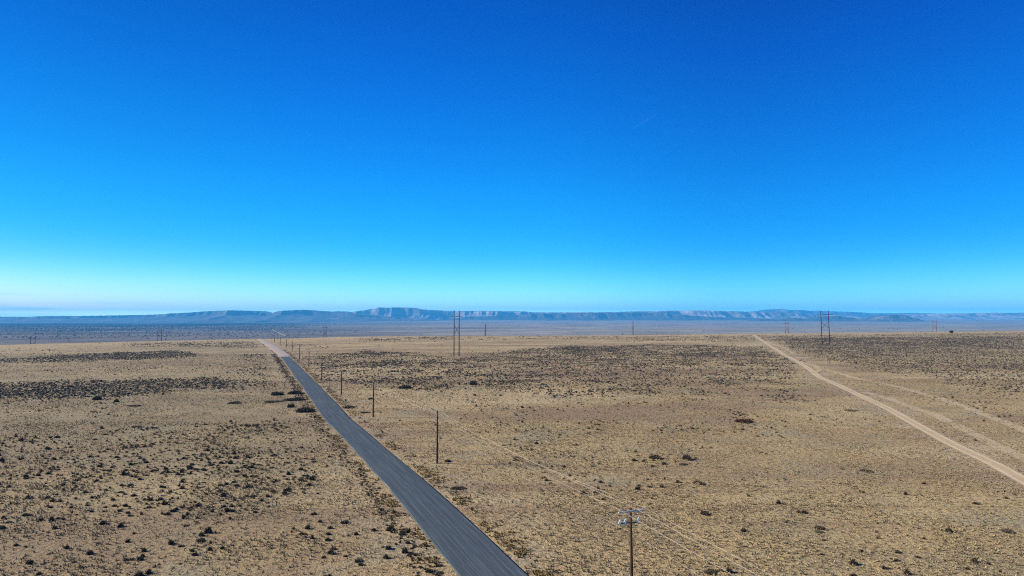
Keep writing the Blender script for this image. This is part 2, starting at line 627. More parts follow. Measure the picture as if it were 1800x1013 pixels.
def strip(name, P, offsets, zoff, mat, label=None, kind='structure', hw=None, wig=0.0, smooth=True):
    """ribbon draped on the ground; offsets: metres across; zoff: height above the ground at each offset"""
    T = np.gradient(P, axis=0); T /= np.linalg.norm(T, axis=1)[:, None] + 1e-9
    N = np.stack([T[:, 1], -T[:, 0]], 1)
    s = np.r_[0, np.cumsum(np.hypot(*np.diff(P, axis=0).T))]
    off = np.array(offsets, float)
    uvo = off[None, :]
    if hw is not None:
        off = off[None, :] + np.sign(off)[None, :] * (hw[:, None] - ROAD_W) * np.minimum(np.abs(off) / ROAD_W, 1)[None, :]
    X = P[:, None, 0] + N[:, None, 0] * off; Y = P[:, None, 1] + N[:, None, 1] * off
    if wig:
        w = (fbm(s / 6.0, s * 0, 77, 3) - 0.5) * wig
        w2 = (fbm(s / 6.0, s * 0 + 9, 78, 3) - 0.5) * wig
        X[:, 0] += N[:, 0] * w; Y[:, 0] += N[:, 1] * w
        X[:, -1] += N[:, 0] * w2; Y[:, -1] += N[:, 1] * w2
    Z = terrain(X, Y) + np.array(zoff, float)[None, :]
    uv = np.stack([np.broadcast_to(uvo, X.shape), np.broadcast_to(s[:, None], X.shape)], -1).reshape(-1, 2)
    V = np.stack([X, Y, Z], -1).reshape(-1, 3)
    o = mesh_np(name, V, grid_faces(len(P), X.shape[1])[:, ::-1], mat, smooth=smooth, uv=uv)
    return tag(o, label, kind=kind)


# ------------------------------------------------------------------ ground sheet
rows = np.concatenate([np.arange(-160, 60, 12.0), np.arange(60, 400, 3.0), np.arange(400, 1350, 5.0), np.arange(1350, 2100, 15.0), np.geomspace(2100, 31300, 160)])
us = np.linspace(-1.45, 1.45, 560)
GX = us[None, :] * (np.abs(rows)[:, None] + 160.0)
GY = np.broadcast_to(rows[:, None], GX.shape)
GZ = terrain(GX, GY)
ed = edge_d(GX / np.maximum(GY, 120), GX)
zone = np.zeros(GX.shape + (3,), np.float32)
zone[..., 0] = sstep(60, 260, GY - ed)
dr = np.abs(dist_to(ROAD, GX[:260].ravel(), GY[:260].ravel()).reshape(GX[:260].shape))
zone[:260, :, 1] = sstep(18, 4, dr) * 0.35
zone[..., 2] = sstep(-260, -60, GY - ed) * sstep(60, 0, GY - ed) * 0.8
zone[..., 2] += sstep(120, 260, GY - ed) * sstep(-0.02, -0.36, GX / np.maximum(GY, 120) + (fbm(GX / 1500, GY / 900, 301, 3) - 0.5) * 0.5) * (0.62 + 0.38 * sstep(0.35, 0.6, fbm(GX / 900, GY / 500, 303, 4)))
dt = np.abs(dist_to(TRACK, GX[:260].ravel(), GY[:260].ravel()).reshape(GX[:260].shape))
zone[:260, :, 1] = np.maximum(zone[:260, :, 1], sstep(12, 3, dt) * 0.45)
olive = np.zeros(GX.shape + (3,), np.float32)
olive[..., 0] = sstep(-6, -30, GX + 0.33 * (GY - 80)) * (0.45 + 0.35 * sstep(0.4, 0.6, fbm(GX / 120, GY / 60, 401, 3)))
olive[..., 0] += sstep(60, 200, GX - 0.2 * GY) * sstep(350, 600, GY) * 0.5
ground = mesh_np('ground', np.stack([GX, GY, GZ], -1).reshape(-1, 3), grid_faces(*GX.shape), M_GROUND, smooth=True,
                 colors={'zone': zone.reshape(-1, 3), 'olive': olive.reshape(-1, 3)})
tag(ground, 'flat tan grassland dropping to a grey valley floor', kind='structure')

# ------------------------------------------------------------------ roads and tracks
M_ROAD, rt, rb = m_road('dark_chip_seal', (0.050, 0.069, 0.093), (0.078, 0.100, 0.128), (0.16, 0.185, 0.205))
M_GRAVEL, _, _ = m_road('pale_gravel', (0.36, 0.29, 0.25), (0.42, 0.35, 0.31), (0.50, 0.43, 0.38))
gx, gy = unproj([505], [627])
split = int(np.argmin(np.hypot(ROAD[:, 0] - gx[0], ROAD[:, 1] - gy[0])))
W = ROAD_W
offs = [-W - 0.15, -W, -W * 0.5, 0, W * 0.5, W, W + 0.2]
zo = [0.10, 0.28, 0.30, 0.315, 0.30, 0.28, 0.06]
RP = resample(ROAD[:split + 1], 260, 1)
HW = np.interp(RP[:, 1], cen[:, 1], hw_)
strip('road', RP, offs, zo, M_ROAD, 'dark blue grey chip seal road running away to the left', hw=HW, wig=0.35, smooth=False)
strip('gravel_road', resample(ROAD[split - 2:], 200, 1), [-W - 1.6, -W, -W * 0.5, 0, W * 0.5, W, W + 1.4],
      [0.02, 0.285, 0.335, 0.365, 0.335, 0.285, 0.0], M_GRAVEL, 'pale gravel stretch where the dark road surface ends')
T = resample(ROAD[:split + 40], 300, 1)


def offset_path(P, o):
    D = np.gradient(P, axis=0); D /= np.linalg.norm(D, axis=1)[:, None]
    return P + np.stack([D[:, 1], -D[:, 0]], 1) * np.asarray(o).reshape(-1, 1)



M_TRACK = m_patchy('pale_dirt_track', (0.45, 0.345, 0.20), (0.52, 0.40, 0.255), 2.6, 0.60, 0.5)
M_RUT = m_patchy('compacted_wheel_rut', (0.53, 0.43, 0.28), (0.60, 0.49, 0.34), 0.7, 0.8, 0.4)
M_FAINT = m_patchy('faint_track_soil', (0.50, 0.405, 0.265), (0.43, 0.345, 0.21), 3.4, 0.30, 0.35)
strip('dirt_track', TRACK, np.linspace(-2.6, 2.6, 7), [0.07, 0.06, 0.05, 0.05, 0.05, 0.06, 0.07], M_TRACK, 'pale two rut dirt track crossing the right side')
for o in (-1.1, 1.1):
    strip('wheel_rut', offset_path(TRACK, o), np.linspace(-0.9, 0.9, 3), [0.085] * 3, M_RUT, 'pale wheel rut worn into the dirt track')
loop = smooth_curve([(1431, 656), (1441, 651), (1437, 646), (1425, 641), (1410, 638), (1392, 633)], 80, 7)
strip('dirt_track', loop, np.linspace(-2.0, 2.0, 5), [0.095] * 5, M_TRACK, 'short curved side loop of the dirt track')
for pts, lab in (([(1830, 822), (1800, 806), (1740, 778), (1690, 752), (1640, 728), (1600, 715), (1560, 700), (1520, 690)], 'faint pale strip just right of the dirt track'),
                 ([(1830, 770), (1790, 752), (1740, 733), (1690, 714), (1650, 700), (1600, 686), (1550, 674), (1500, 664), (1450, 650)], 'faint pale strip farther right of the dirt track'),
                 ([(1395, 622), (1380, 612), (1360, 606), (1345, 600)], 'faint pale strip beside the far dirt track')):
    strip('faint_track', smooth_curve(pts, 160, 11), np.linspace(-3.4, 3.4, 7), [0.06] * 7, M_FAINT, lab)
valley_road = smooth_curve([(502, 591), (494, 587.5), (486, 584), (478, 579.5)], 60, 5)
M_VR, _, _ = m_road('pale_valley_road', (0.38, 0.34, 0.29), (0.43, 0.38, 0.33), (0.46, 0.41, 0.36))
strip('valley_road', valley_road, np.linspace(-5, 5, 5), [1.0] * 5, M_VR, 'pale thread of road far out on the valley floor')

# ------------------------------------------------------------------ hills and mesas
def hills(name, label, pts, D, width, mat, base=None, cols=900, rws=90, spur=0.35, seed=0, cliff=0.75, gully=0.12, x0=None, x1=None):
    pts = np.array(pts, float)
    x0 = pts[0, 0] if x0 is None else x0
    x1 = pts[-1, 0] if x1 is None else x1
    px = np.linspace(x0, x1, cols)
    py = np.interp(px, pts[:, 0], pts[:, 1])
    u, sl = ray(px, py)
    t = np.linspace(0, 1, rws)
    Y = D + t[None, :] * width + 0 * u[:, None]
    X = u[:, None] * (D + 0.5 * width) + 0 * Y
    baseZ = terrain(X, np.full_like(X, D)) - 12
    topZ = CAM_H + sl[:, None] * (D + 0.55 * width)
    topZ = topZ + (fbm(X[:, :1] / 260, X[:, :1] * 0, seed + 3, 4) - 0.5) * 0.05 * np.maximum(topZ - baseZ[:, :1], 0)
    sp = (np.abs(fbm(X / (width * 0.45), Y / (width * 1.6), seed, 4) * 2 - 1) * 1.6)
    sp2 = np.abs(fbm(X / (width * 0.12), Y / (width * 0.5), seed + 9, 3) * 2 - 1)
    s = t[None, :] / 0.55 + 0.35 - (sp * spur * 1.5 + sp2 * spur * 0.6)
    talus = np.clip(s / cliff, 0, 1) ** 1.5 * 0.62
    bench = sstep(0.30, 0.36, s / cliff) * 0.05
    face = sstep(cliff, cliff + 0.10, s) * 0.33
    P = np.clip(talus + bench + face, 0, 1)
    g = np.abs(fbm(X / (width * 0.05), Y / (width * 0.22), seed + 20, 4) * 2 - 1)
    P = P - gully * (1 - g) * np.sin(np.clip(s / (cliff + 0.2), 0, 1) * math.pi)
    P = P * sstep(1.0, 0.88, t)[None, :]
    Z = baseZ + np.maximum(topZ - baseZ, 0) * np.clip(P, 0, 1.02)
    V = np.stack([X, Y, Z], -1).reshape(-1, 3)
    o = mesh_np(name, V, grid_faces(cols, rws)[:, ::-1], mat, smooth=False)
    return tag(o, label, kind='structure')


M_MESA = m_hill('pale_banded_mesa_rock', (0.36, 0.28, 0.23), (0.54, 0.46, 0.40), (0.10, 0.085, 0.075), 0.45)
M_BLUE = m_hill('scrubby_mesa_rock', (0.17, 0.135, 0.12), (0.25, 0.21, 0.18), (0.08, 0.07, 0.06), 0.8)
M_DARKH = m_hill('dark_wooded_hill', (0.18, 0.13, 0.11), (0.30, 0.24, 0.19), (0.045, 0.045, 0.04), 1.4)
M_STRATA = m_hill('red_and_pale_strata', (0.36, 0.21, 0.16), (0.66, 0.55, 0.47), (0.10, 0.085, 0.08), 0.2, 0.035)

hills('mesa_hills', 'long blue escarpment behind the left half', [(-260, 556), (0, 557), (25, 557.5), (60, 556), (100, 555.5), (112, 557.5), (130, 555.5), (170, 554), (200, 553.5), (260, 551.5), (300, 549.5), (330, 547), (400, 545.5), (430, 546), (450, 549.5), (465, 549.5), (480, 547), (520, 544.5), (560, 547), (590, 549.5), (620, 552), (650, 555), (690, 558), (740, 561), (790, 566)], 15000, 3600, M_BLUE, seed=31, spur=0.34, gully=0.08, cliff=1.15)
hills('mesa_hills', 'flat topped mesa with pale eroded faces at centre', [(540, 566), (570, 552), (585, 548.5), (597, 547), (612, 549), (640, 545.5), (650, 543.5), (665, 542.5), (667, 541), (700, 541), (726, 541.5), (732, 543.5), (760, 545.5), (800, 546.5), (860, 547), (900, 547.5), (922, 547.5), (935, 549), (1000, 549), (1080, 549), (1120, 547.5), (1150, 548), (1178, 546), (1235, 546.5), (1300, 548), (1340, 548.5), (1400, 550), (1440, 552.5), (1470, 555), (1500, 558), (1530, 561), (1560, 566)], 20000, 3200, M_MESA, cols=1500, seed=52, spur=0.34, gully=0.24)
hills('dark_bench', 'dark wooded bench below the pale mesa cliffs', [(760, 565), (820, 557), (880, 555.5), (940, 552), (1000, 551), (1080, 550), (1130, 549), (1165, 549.5), (1190, 553), (1240, 557), (1300, 559), (1360, 561), (1420, 565)], 17500, 2600, M_DARKH, seed=71, spur=0.38, gully=0.12)
hills('far_mountains', 'faint pale blue mountains on the horizon at right', [(1160, 562), (1240, 555), (1300, 550), (1340, 547), (1357, 545), (1368, 543.6), (1380, 545.4), (1400, 545.5), (1425, 546.2), (1445, 546.5), (1480, 548.5), (1530, 551), (1570, 551), (1600, 550.5), (1660, 552), (1720, 551.5), (1800, 550), (2000, 551)], 28000, 3200, M_BLUE, seed=91, spur=0.25, gully=0.10)
hills('strata_hills', 'low banded pinkish hills at far right', [(1520, 566), (1560, 558), (1600, 553), (1640, 552), (1700, 551), (1730, 551.5), (1764, 549.8), (1800, 550.5), (2000, 551), (2100, 552)], 23000, 4200, M_STRATA, cols=700, seed=111, spur=0.45, gully=0.12)
hills('dark_hills', 'dark rocky hill behind the right twin pole structure', [(1400, 566), (1425, 561), (1445, 557), (1470, 555.5), (1480, 556.5), (1490, 558.5), (1497, 558), (1505, 561), (1520, 566)], 14500, 1100, M_DARKH, cols=260, rws=50, seed=131, spur=0.3, gully=0.15)
hills('dark_hills', 'dark low cone hill right of the twin poles', [(1515, 567), (1532, 561), (1550, 556), (1580, 553.5), (1590, 555), (1600, 558), (1612, 561.5), (1628, 566)], 14200, 1100, M_DARKH, cols=260, rws=50, seed=137, spur=0.25, gully=0.12)
hills('dark_hills', 'small dark knolls at the foot of the mesa', [(1315, 567), (1330, 562), (1345, 560), (1360, 562.5), (1375, 562), (1395, 559), (1405, 560), (1418, 566)], 14800, 900, M_DARKH, cols=200, rws=40, seed=141, spur=0.3, gully=0.15)

# ------------------------------------------------------------------ haze
me = bpy.data.meshes.new('haze')
hx, hy0, hy1, hz0, hz1 = 40000.0, -1500.0, 31500.0, -140.0, 460.0
vs = [(x, y, z) for z in (hz0, hz1) for y in (hy0, hy1) for x in (-hx, hx)]
me.from_pydata(vs, [], [(0, 2, 3, 1), (4, 5, 7, 6), (0, 1, 5, 4), (2, 6, 7, 3), (0, 4, 6, 2), (1, 3, 7, 5)])
haze = link(bpy.data.objects.new('haze', me))
tag(haze, 'thin blue air over the whole plain', kind='stuff')
mh = bpy.data.materials.new('thin_blue_air'); mh.use_nodes = True
t = mh.node_tree; t.nodes.clear()
pv = nd(t, 'ShaderNodeVolumePrincipled')
pv.inputs['Color'].default_value = (0.075, 0.49, 1.0, 1)
pv.inputs['Density'].default_value = 5.4e-5
pv.inputs['Anisotropy'].default_value = 0.0
ou = nd(t, 'ShaderNodeOutputMaterial'); lk(t, pv.outputs[0], ou.inputs['Volume'])
me.materials.append(mh)

# ------------------------------------------------------------------ vegetation fields
def in_poly(poly, x, y):
    poly = np.array(poly, float); c = np.zeros(x.shape, bool)
    j = len(poly) - 1
    for i in range(len(poly)):
        xi, yi = poly[i]; xj, yj = poly[j]
        m = ((yi > y) != (yj > y)) & (x < (xj - xi) * (y - yi) / (yj - yi + 1e-12) + xi)
        c ^= m; j = i
    return c


ZONES = [  # photo outline of each scrub patch, shrubs per square metre, clumpiness
    ([(-80, 770), (60, 762), (300, 745), (560, 742), (575, 760), (590, 830), (520, 870), (420, 915), (250, 920), (-80, 935)], 0.40, 0.5),
    ([(-80, 930), (250, 915), (430, 910), (420, 960), (330, 1040), (-80, 1040)], 0.17, 0.6),
    ([(560, 860), (600, 880), (680, 960), (740, 1040), (500, 1040), (480, 960)], 0.13, 0.6),
    ([(-80, 700), (60, 694), (200, 690), (260, 700), (200, 712), (150, 735), (-80, 748)], 0.13, 0.7),
    ([(140, 728), (320, 738), (330, 762), (150, 758)], 0.05, 0.9),
    ([(-80, 680), (60, 675), (150, 672), (260, 667), (380, 665), (435, 670), (405, 683), (300, 684), (240, 692), (150, 700), (60, 706), (-80, 704)], 0.62, 0.12),
    ([(-80, 637), (0, 632), (100, 626), (200, 620), (300, 617), (345, 622), (330, 629), (200, 633), (100, 637), (-80, 640)], 0.30, 0.2),
    ([(60, 652), (200, 646), (330, 640), (450, 640), (455, 648), (300, 651), (150, 655)], 0.05, 0.7),
    ([(220, 604), (330, 602), (455, 600), (470, 606), (440, 611), (300, 611), (230, 610)], 0.09, 0.5),
    ([(-80, 616), (120, 613), (160, 620), (30, 624), (-80, 626)], 0.03, 0.9),
    ([(415, 624), (480, 622), (498, 638), (440, 640), (415, 634)], 0.16, 0.5),
    ([(405, 646), (500, 643), (515, 662), (430, 664)], 0.14, 0.5),
    ([(400, 668), (515, 664), (530, 682), (400, 686)], 0.12, 0.7),
    ([(490, 606), (560, 606), (600, 612), (530, 616)], 0.03, 0.8),
    ([(545, 628), (640, 616), (720, 620), (800, 632), (900, 616), (1000, 609), (1200, 607), (1330, 610), (1400, 638), (1405, 662), (1320, 680), (1250, 684), (1180, 678), (1100, 690), (1000, 702), (880, 692), (830, 672), (760, 688), (640, 684), (570, 668)], 0.30, 0.5),
    ([(820, 628), (1000, 612), (1330, 612), (1340, 622), (1000, 632)], 0.17, 0.3),
    ([(760, 690), (640, 686), (600, 668), (700, 660), (840, 668), (840, 684)], 0.05, 0.4),
    ([(1000, 664), (1400, 668), (1420, 712), (1250, 704), (1100, 712)], 0.12, 0.8),
    ([(1370, 596), (1500, 594), (1860, 592), (1860, 700), (1720, 690), (1640, 662), (1560, 655), (1480, 640), (1400, 615)], 0.21, 0.4),
    ([(1460, 633), (1640, 629), (1860, 632), (1860, 648), (1640, 650), (1500, 645)], 0.25, 0.2),
    ([(1680, 618), (1860, 617), (1860, 626), (1700, 628)], 0.22, 0.2),
    ([(1600, 690), (1700, 678), (1860, 690), (1860, 820), (1760, 760), (1700, 720)], 0.060, 0.7),
    ([(1380, 700), (1460, 705), (1560, 740), (1540, 760), (1440, 745)], 0.03, 0.85),
    ([(1600, 735), (1700, 770), (1830, 850), (1700, 800)], 0.05, 0.8),
    ([(770, 700), (1000, 704), (1250, 715), (1400, 735), (1350, 800), (1250, 850), (1080, 850), (980, 840), (860, 770)], 0.085, 0.85),
    ([(860, 710), (900, 706), (1010, 725), (1100, 735), (1090, 745), (960, 742), (870, 738)], 0.16, 0.6),
    ([(640, 715), (760, 720), (770, 790), (700, 770)], 0.022, 0.7),
    ([(900, 770), (1100, 800), (1300, 790), (1350, 830), (1100, 880), (900, 860)], 0.05, 0.85),
    ([(640, 595), (780, 592), (800, 598), (650, 601)], 0.06, 0.7),
    ([(1080, 592), (1350, 590), (1860, 585), (1860, 592), (1380, 600), (1100, 600)], 0.05, 0.6),
    ([(780, 591), (1080, 591), (1080, 597), (800, 599)], 0.03, 0.8),
    ([(1350, 860), (1700, 840), (1860, 880), (1860, 1040), (1250, 1040)], 0.03, 0.8),
]


def density(px, py, x, y):
    wx = (fbm(x / 30, y / 30, 41, 3) - 0.5) * 30; wy = (fbm(x / 30 + 7, y / 30, 43, 3) - 0.5) * np.clip((py - 570) * 0.12, 2, 22)
    cl = fbm(x / 11, y / 11, 47, 3)
    cl2 = fbm(x / 70, y / 45, 48, 3)
    jx = rng.normal(0, 12, px.shape); jy = rng.normal(0, 1, px.shape) * np.clip((py - 575) * 0.018, 0.4, 5)
    rho = np.full(px.shape, 0.0022)
    for poly, r, clump in ZONES:
        q = np.array(poly); bb = (px > q[:, 0].min() - 40) & (px < q[:, 0].max() + 40) & (py > q[:, 1].min() - 30) & (py < q[:, 1].max() + 30)
        if not bb.any():
            continue
        m = np.zeros(px.shape, bool)
        m[bb] = in_poly(poly, px[bb] + wx[bb] + jx[bb], py[bb] + wy[bb] + jy[bb])
        k = (1 - clump) + clump * 2.4 * sstep(0.47, 0.66, cl)
        k = k * (1 - clump * 0.5 + clump * sstep(0.4, 0.6, cl2))
        rho = np.where(m, np.maximum(rho, r * k), rho)
    return rho


def sample_field(rho_max, d0, d1, umax=0.86):
    area = umax * (d1 ** 2 - d0 ** 2)
    n = int(area * rho_max)
    y = np.sqrt(rng.random(n) * (d1 ** 2 - d0 ** 2) + d0 ** 2)
    x = (rng.random(n) * 2 - 1) * umax * y
    return x, y


sx, sy = [], []
for d0, d1 in ((70, 250), (250, 600), (600, 1230)):
    x, y = sample_field(0.62, d0, d1)
    z = terrain(x, y)
    px, py = project(x, y, z)
    keep = rng.random(len(x)) * 0.62 < density(px, py, x, y)
    x, y = x[keep], y[keep]
    sx.append(x); sy.append(y)
sx = np.concatenate(sx); sy = np.concatenate(sy)
ok = (np.abs(dist_to(ROAD, sx, sy)) > W + 2.4) & (np.abs(dist_to(ROAD, sx, sy) + W + 8) > rng.random(len(sx)) * 4) & (np.abs(dist_to(TRACK, sx, sy)) > 3.0)
sx, sy = sx[ok], sy[ok]
# shrub line along the ditch left of the road, a thinner one to its right
s_ = rng.random(1500); k_ = (31 + s_ ** 1.5 * (split - 16)).astype(int)
P1 = offset_path(ROAD, 0 * ROAD[:, 0])
D_ = np.gradient(ROAD, axis=0); D_ /= np.linalg.norm(D_, axis=1)[:, None]; N_ = np.stack([D_[:, 1], -D_[:, 0]], 1)
off = np.where(rng.random(1500) < 0.92, -(W + 3.1 + rng.normal(0, 0.35, 1500)), W + 3.2 + rng.normal(0, 1.2, 1500) ** 2 * 0.5)
dx = ROAD[k_, 0] + N_[k_, 0] * off + rng.normal(0, .6, 1500); dy = ROAD[k_, 1] + N_[k_, 1] * off + rng.normal(0, 1.5, 1500)
m_ = dy > 72
sx = np.r_[sx, dx[m_]]; sy = np.r_[sy, dy[m_]]
sz = terrain(sx, sy)
ssize = np.clip(rng.lognormal(math.log(0.58), 0.33, len(sx)), 0.33, 1.25)     # width, metres
ssize[-m_.sum():] *= 0.72
spx, spy = project(sx, sy, sz)
vis = (spx > -25) & (spx < 1825) & (spy < 1030)
ssize = np.where(spy > 900, ssize * 1.12, ssize)


def shrub_mesh(seed, blades, spread, flat, shade, leaves):
    r = np.random.default_rng(seed)
    V = []; Fc = []; C = []
    n = blades
    az = r.random(n) * 2 * math.pi
    el = np.arcsin(r.random(n) ** spread)
    L = 0.5 * (0.55 + 0.45 * r.random(n)) * (0.8 + 0.4 * vnoise(az * 1.3 + seed, az * 0, seed))
    tip = np.stack([np.cos(az) * np.cos(el) * L, np.sin(az) * np.cos(el) * L, np.sin(el) * L * flat + 0.02], 1)
    root = tip * np.array([0.16, 0.16, 0.0]) * r.random((n, 1)) - np.array([0, 0, 0.04])
    side = np.cross(tip, r.normal(size=(n, 3))); side /= np.linalg.norm(side, axis=1)[:, None]
    wdt = 0.028 + 0.03 * r.random(n)[:, None]
    mid = root * 0.35 + tip * 0.65
    V = np.concatenate([root - side * wdt * 0.4, root + side * wdt * 0.4, mid + side * wdt, tip, mid - side * wdt])
    i = np.arange(n)
    F1 = np.stack([i, i + n, i + 2 * n, i + 4 * n], 1); F2 = np.stack([i + 4 * n, i + 2 * n, i + 3 * n, i + 3 * n], 1)
    m = leaves
    az = r.random(m) * 2 * math.pi; el = np.arcsin(r.random(m) ** spread); L = 0.5 * (0.45 + 0.5 * r.random(m))
    c = np.stack([np.cos(az) * np.cos(el) * L, np.sin(az) * np.cos(el) * L, np.sin(el) * L * flat + 0.03], 1)
    a = r.normal(size=(m, 3)); a /= np.linalg.norm(a, axis=1)[:, None]
    b = np.cross(a, r.normal(size=(m, 3))); b /= np.linalg.norm(b, axis=1)[:, None]
    s = (0.022 + 0.03 * r.random(m))[:, None]
    V2 = np.concatenate([c - a * s, c + b * s, c + a * s, c - b * s])
    j = np.arange(m) + len(V)
    F3 = np.stack([j, j + m, j + 2 * m, j + 3 * m], 1)
    V = np.concatenate([V, V2])
    tri = np.concatenate([F1[:, [0, 1, 2]], F1[:, [0, 2, 3]], F2[:, [0, 1, 2]], F3[:, [0, 1, 2]], F3[:, [0, 2, 3]]])
    base = np.array(shade)
    C = base[None, :] * (0.6 + 0.9 * r.random((len(V), 1)))
    return V, tri, C


SHADES = [(0.082, 0.066, 0.042), (0.105, 0.088, 0.058), (0.062, 0.050, 0.034), (0.125, 0.108, 0.066), (0.100, 0.068, 0.042)]
PROTO = [shrub_mesh(200 + i, 170, (0.75, 1.2, 0.9, 1.5, 1.0, 0.8)[i], (1.15, 0.8, 1.4, 0.6, 0.9, 1.0)[i], SHADES[i % 5], 170) for i in range(6)]
proto_mesh = []
for i, (V, Fc, C) in enumerate(PROTO):
    o = mesh_np('shrub', V, Fc, M_SHRUB, colors={'col': C})
    proto_mesh.append(o.data)
    bpy.data.objects.remove(o)

# --- big bushes that stand out, each with its own label: px, py of the foot, width px, height px
BIG = [
    (484, 695, 30, 9, 'rear bush of the dark pair on bare ground left of the road', 0),
    (482, 707, 32, 7, 'front bush of the dark pair on bare ground left of the road', 3),
    (517, 693, 26, 9, 'dark bush close to the left road edge behind a wider one', 0),
    (517, 704, 32, 10, 'wide dark bush touching the left road edge', 1),
    (536, 724, 34, 14, 'big brown tinged bush pressed against the left road edge', 4),
    (511, 716, 16, 8, 'small ragged bush just left of the brown roadside bush', 0),
    (415, 709, 26, 6, 'low solitary dark bush on bare ground farther left of the road', 1),
    (236, 714, 28, 6, 'flat solitary dark bush in the middle of the left plain', 3),
    (170, 703, 14, 7, 'upright dark bush in front of the black scrub band', 2),
    (205, 707, 10, 6, 'small upright bush right of the one by the black scrub band', 2),
    (1308, 742, 34, 9, 'large reddish brown bush alone on the right plain', 4),
    (803, 860, 34, 12, 'long dark bush on the right verge near the second pole', 3),
    (1498, 722, 30, 5, 'flat dark bush just left of the dirt track', 3),
    (613, 717, 20, 7, 'dark bush hugging the right road edge beside the fourth pole', 1),
    (640, 726, 20, 5, 'low dark bush just beyond the right road edge near the third pole', 3),
    (652, 702, 14, 4, 'dark bush directly beside the third pole from the front', 0),
    (713, 683, 30, 9, 'dark ragged bush at the edge of the central scrub patch', 0),
    (772, 681, 24, 6, 'flat black bush below the central scrub patch', 3),
    (832, 677, 18, 9, 'tall grey bush inside the central scrub patch', 2),
    (1152, 806, 30, 9, 'wide dark bush left of the paired grey bushes on the right plain', 0),
    (1208, 808, 26, 11, 'tall grey dark bush in the middle of the right plain', 2),
    (1200, 817, 22, 7, 'low dark bush at the foot of the tall grey bush', 1),
    (1170, 893, 0, 0, '', 0),
    (1442, 930, 28, 9, 'grey bush with dark base in the right foreground', 0),
    (1440, 936, 20, 6, 'small black bush in front of the grey foreground bush', 1),
    (1460, 889, 26, 6, 'flat grey bush above the foreground pair at right', 3),
    (1772, 936, 26, 9, 'grey brown bush near the right edge of the foreground', 0),
    (1668, 935, 18, 10, 'spiky dark bush in the right foreground', 2),
    (1522, 828, 30, 8, 'broken dark bush cluster left of the near dirt track', 1),
    (1240, 904, 24, 9, 'dark bush to the upper right of the nearest pole crossarm', 0),
    (1250, 1006, 34, 9, 'long dark bush under the wires at the bottom right of the pole', 1),
    (772, 812, 0, 0, '', 0),
    (787, 812, 16, 7, 'small black bush right beside the foot of the second pole', 0),
    (1590, 604, 0, 0, '', 0),
]
BIG = [b for b in BIG if b[2] > 0]
bx, by = unproj([b[0] for b in BIG], [b[1] for b in BIG])
keep = np.ones(len(sx), bool)
for i, b in enumerate(BIG):
    keep &= np.hypot(sx - bx[i], sy - by[i]) > b[2] / F * by[i] * 0.45
sx, sy, sz, ssize, spx, spy, vis = (a[keep] for a in (sx, sy, sz, ssize, spx, spy, vis))
for i, b in enumerate(BIG):
    V, Fc, C = PROTO[b[5]]
    q_ = 0.75 if (b[0] > 900 and b[1] > 820) else (0.78 if b[0] > 700 and 'reddish' not in b[4] else 0.95)
    w = q_ * b[2] / F * by[i]; h = q_ * b[3] / F * by[i]
    C = C * (1.7 if 'grey' in b[4] else 1.15)
    r = np.random.default_rng(900 + i)
    Vs, Fs, Cs = [], [], []; n0 = 0
    for k in range(7):     # several stems grow into one crown
        a = r.random() * 2 * math.pi; rr = r.random() ** 0.5 * 0.30
        q = V.copy(); an = r.random() * 6.28
        R = np.array([[math.cos(an), -math.sin(an), 0], [math.sin(an), math.cos(an), 0], [0, 0, 1]])
        q = q @ R.T
        sc_ = 0.5 + 0.35 * r.random()
        q = q * np.array([w * sc_, min(w, 4.5) * sc_, h * 1.6 * (0.65 + 0.4 * r.random())])
        q += np.array([math.cos(a) * rr * w, math.sin(a) * rr * min(w, 5), 0])
        Vs.append(q); Fs.append(Fc + n0); Cs.append(C * (0.8 + 0.4 * r.random())); n0 += len(V)
    o = mesh_np('bush', np.concatenate(Vs), np.concatenate(Fs), M_SHRUB, colors={'col': np.concatenate(Cs) * (np.array([1.2, 0.82, 0.68]) if 'reddish' in b[4] else 1.0)})
    o.location = (bx[i], by[i], terrain(bx[i], by[i]) - 0.02)
    tag(o, b[4], 'bush', 'larger bushes scattered over the plain')

# --- the most visible small shrubs as individuals
app = np.where(vis, ssize / sy, 0)
order = np.argsort(-app)
N_IND = 268
ind = order[:N_IND]; rest = order[N_IND:]


def zone_name(px, py):
    if px < 640 and py > 690:
        a = 'bottom' if py > 930 else ('lower' if py > 860 else ('middle' if py > 800 else 'upper'))
        b = 'far left' if px < 180 else ('centre left' if px < 400 else 'roadside')
        return f'{a} {b} plain left of the road', f'shrubs, {a} {b} left plain'
    if px < 860:
        return 'dry verge and grass close beside the road', 'shrubs close beside the road'
    a = 'bottom' if py > 930 else ('lower' if py > 860 else ('middle' if py > 800 else 'upper'))
    b = 'pole side' if px < 1150 else ('central' if px < 1450 else 'far right')
    return f'{a} {b} plain right of the poles', f'shrubs, {a} {b} right plain'


KIND = ['ragged dark', 'low grey brown', 'upright blackish', 'flat olive grey', 'brownish twiggy', 'small rounded dark']
for j in ind:
    k = int(rng.integers(0, 6))
    o = bpy.data.objects.new('shrub', proto_mesh[k])
    COL.objects.link(o)
    o.location = (sx[j], sy[j], sz[j] - 0.02)
    s = ssize[j]
    o.rotation_euler = (0, 0, rng.random() * 6.28)
    o.scale = (s * (0.9 + 0.4 * rng.random()), s, s * (0.85 + 0.3 * rng.random()))
    zn, gn = zone_name(spx[j], spy[j])
    tag(o, f'{KIND[k]} shrub on the {zn}', 'shrub', f'{KIND[k]} {gn}')


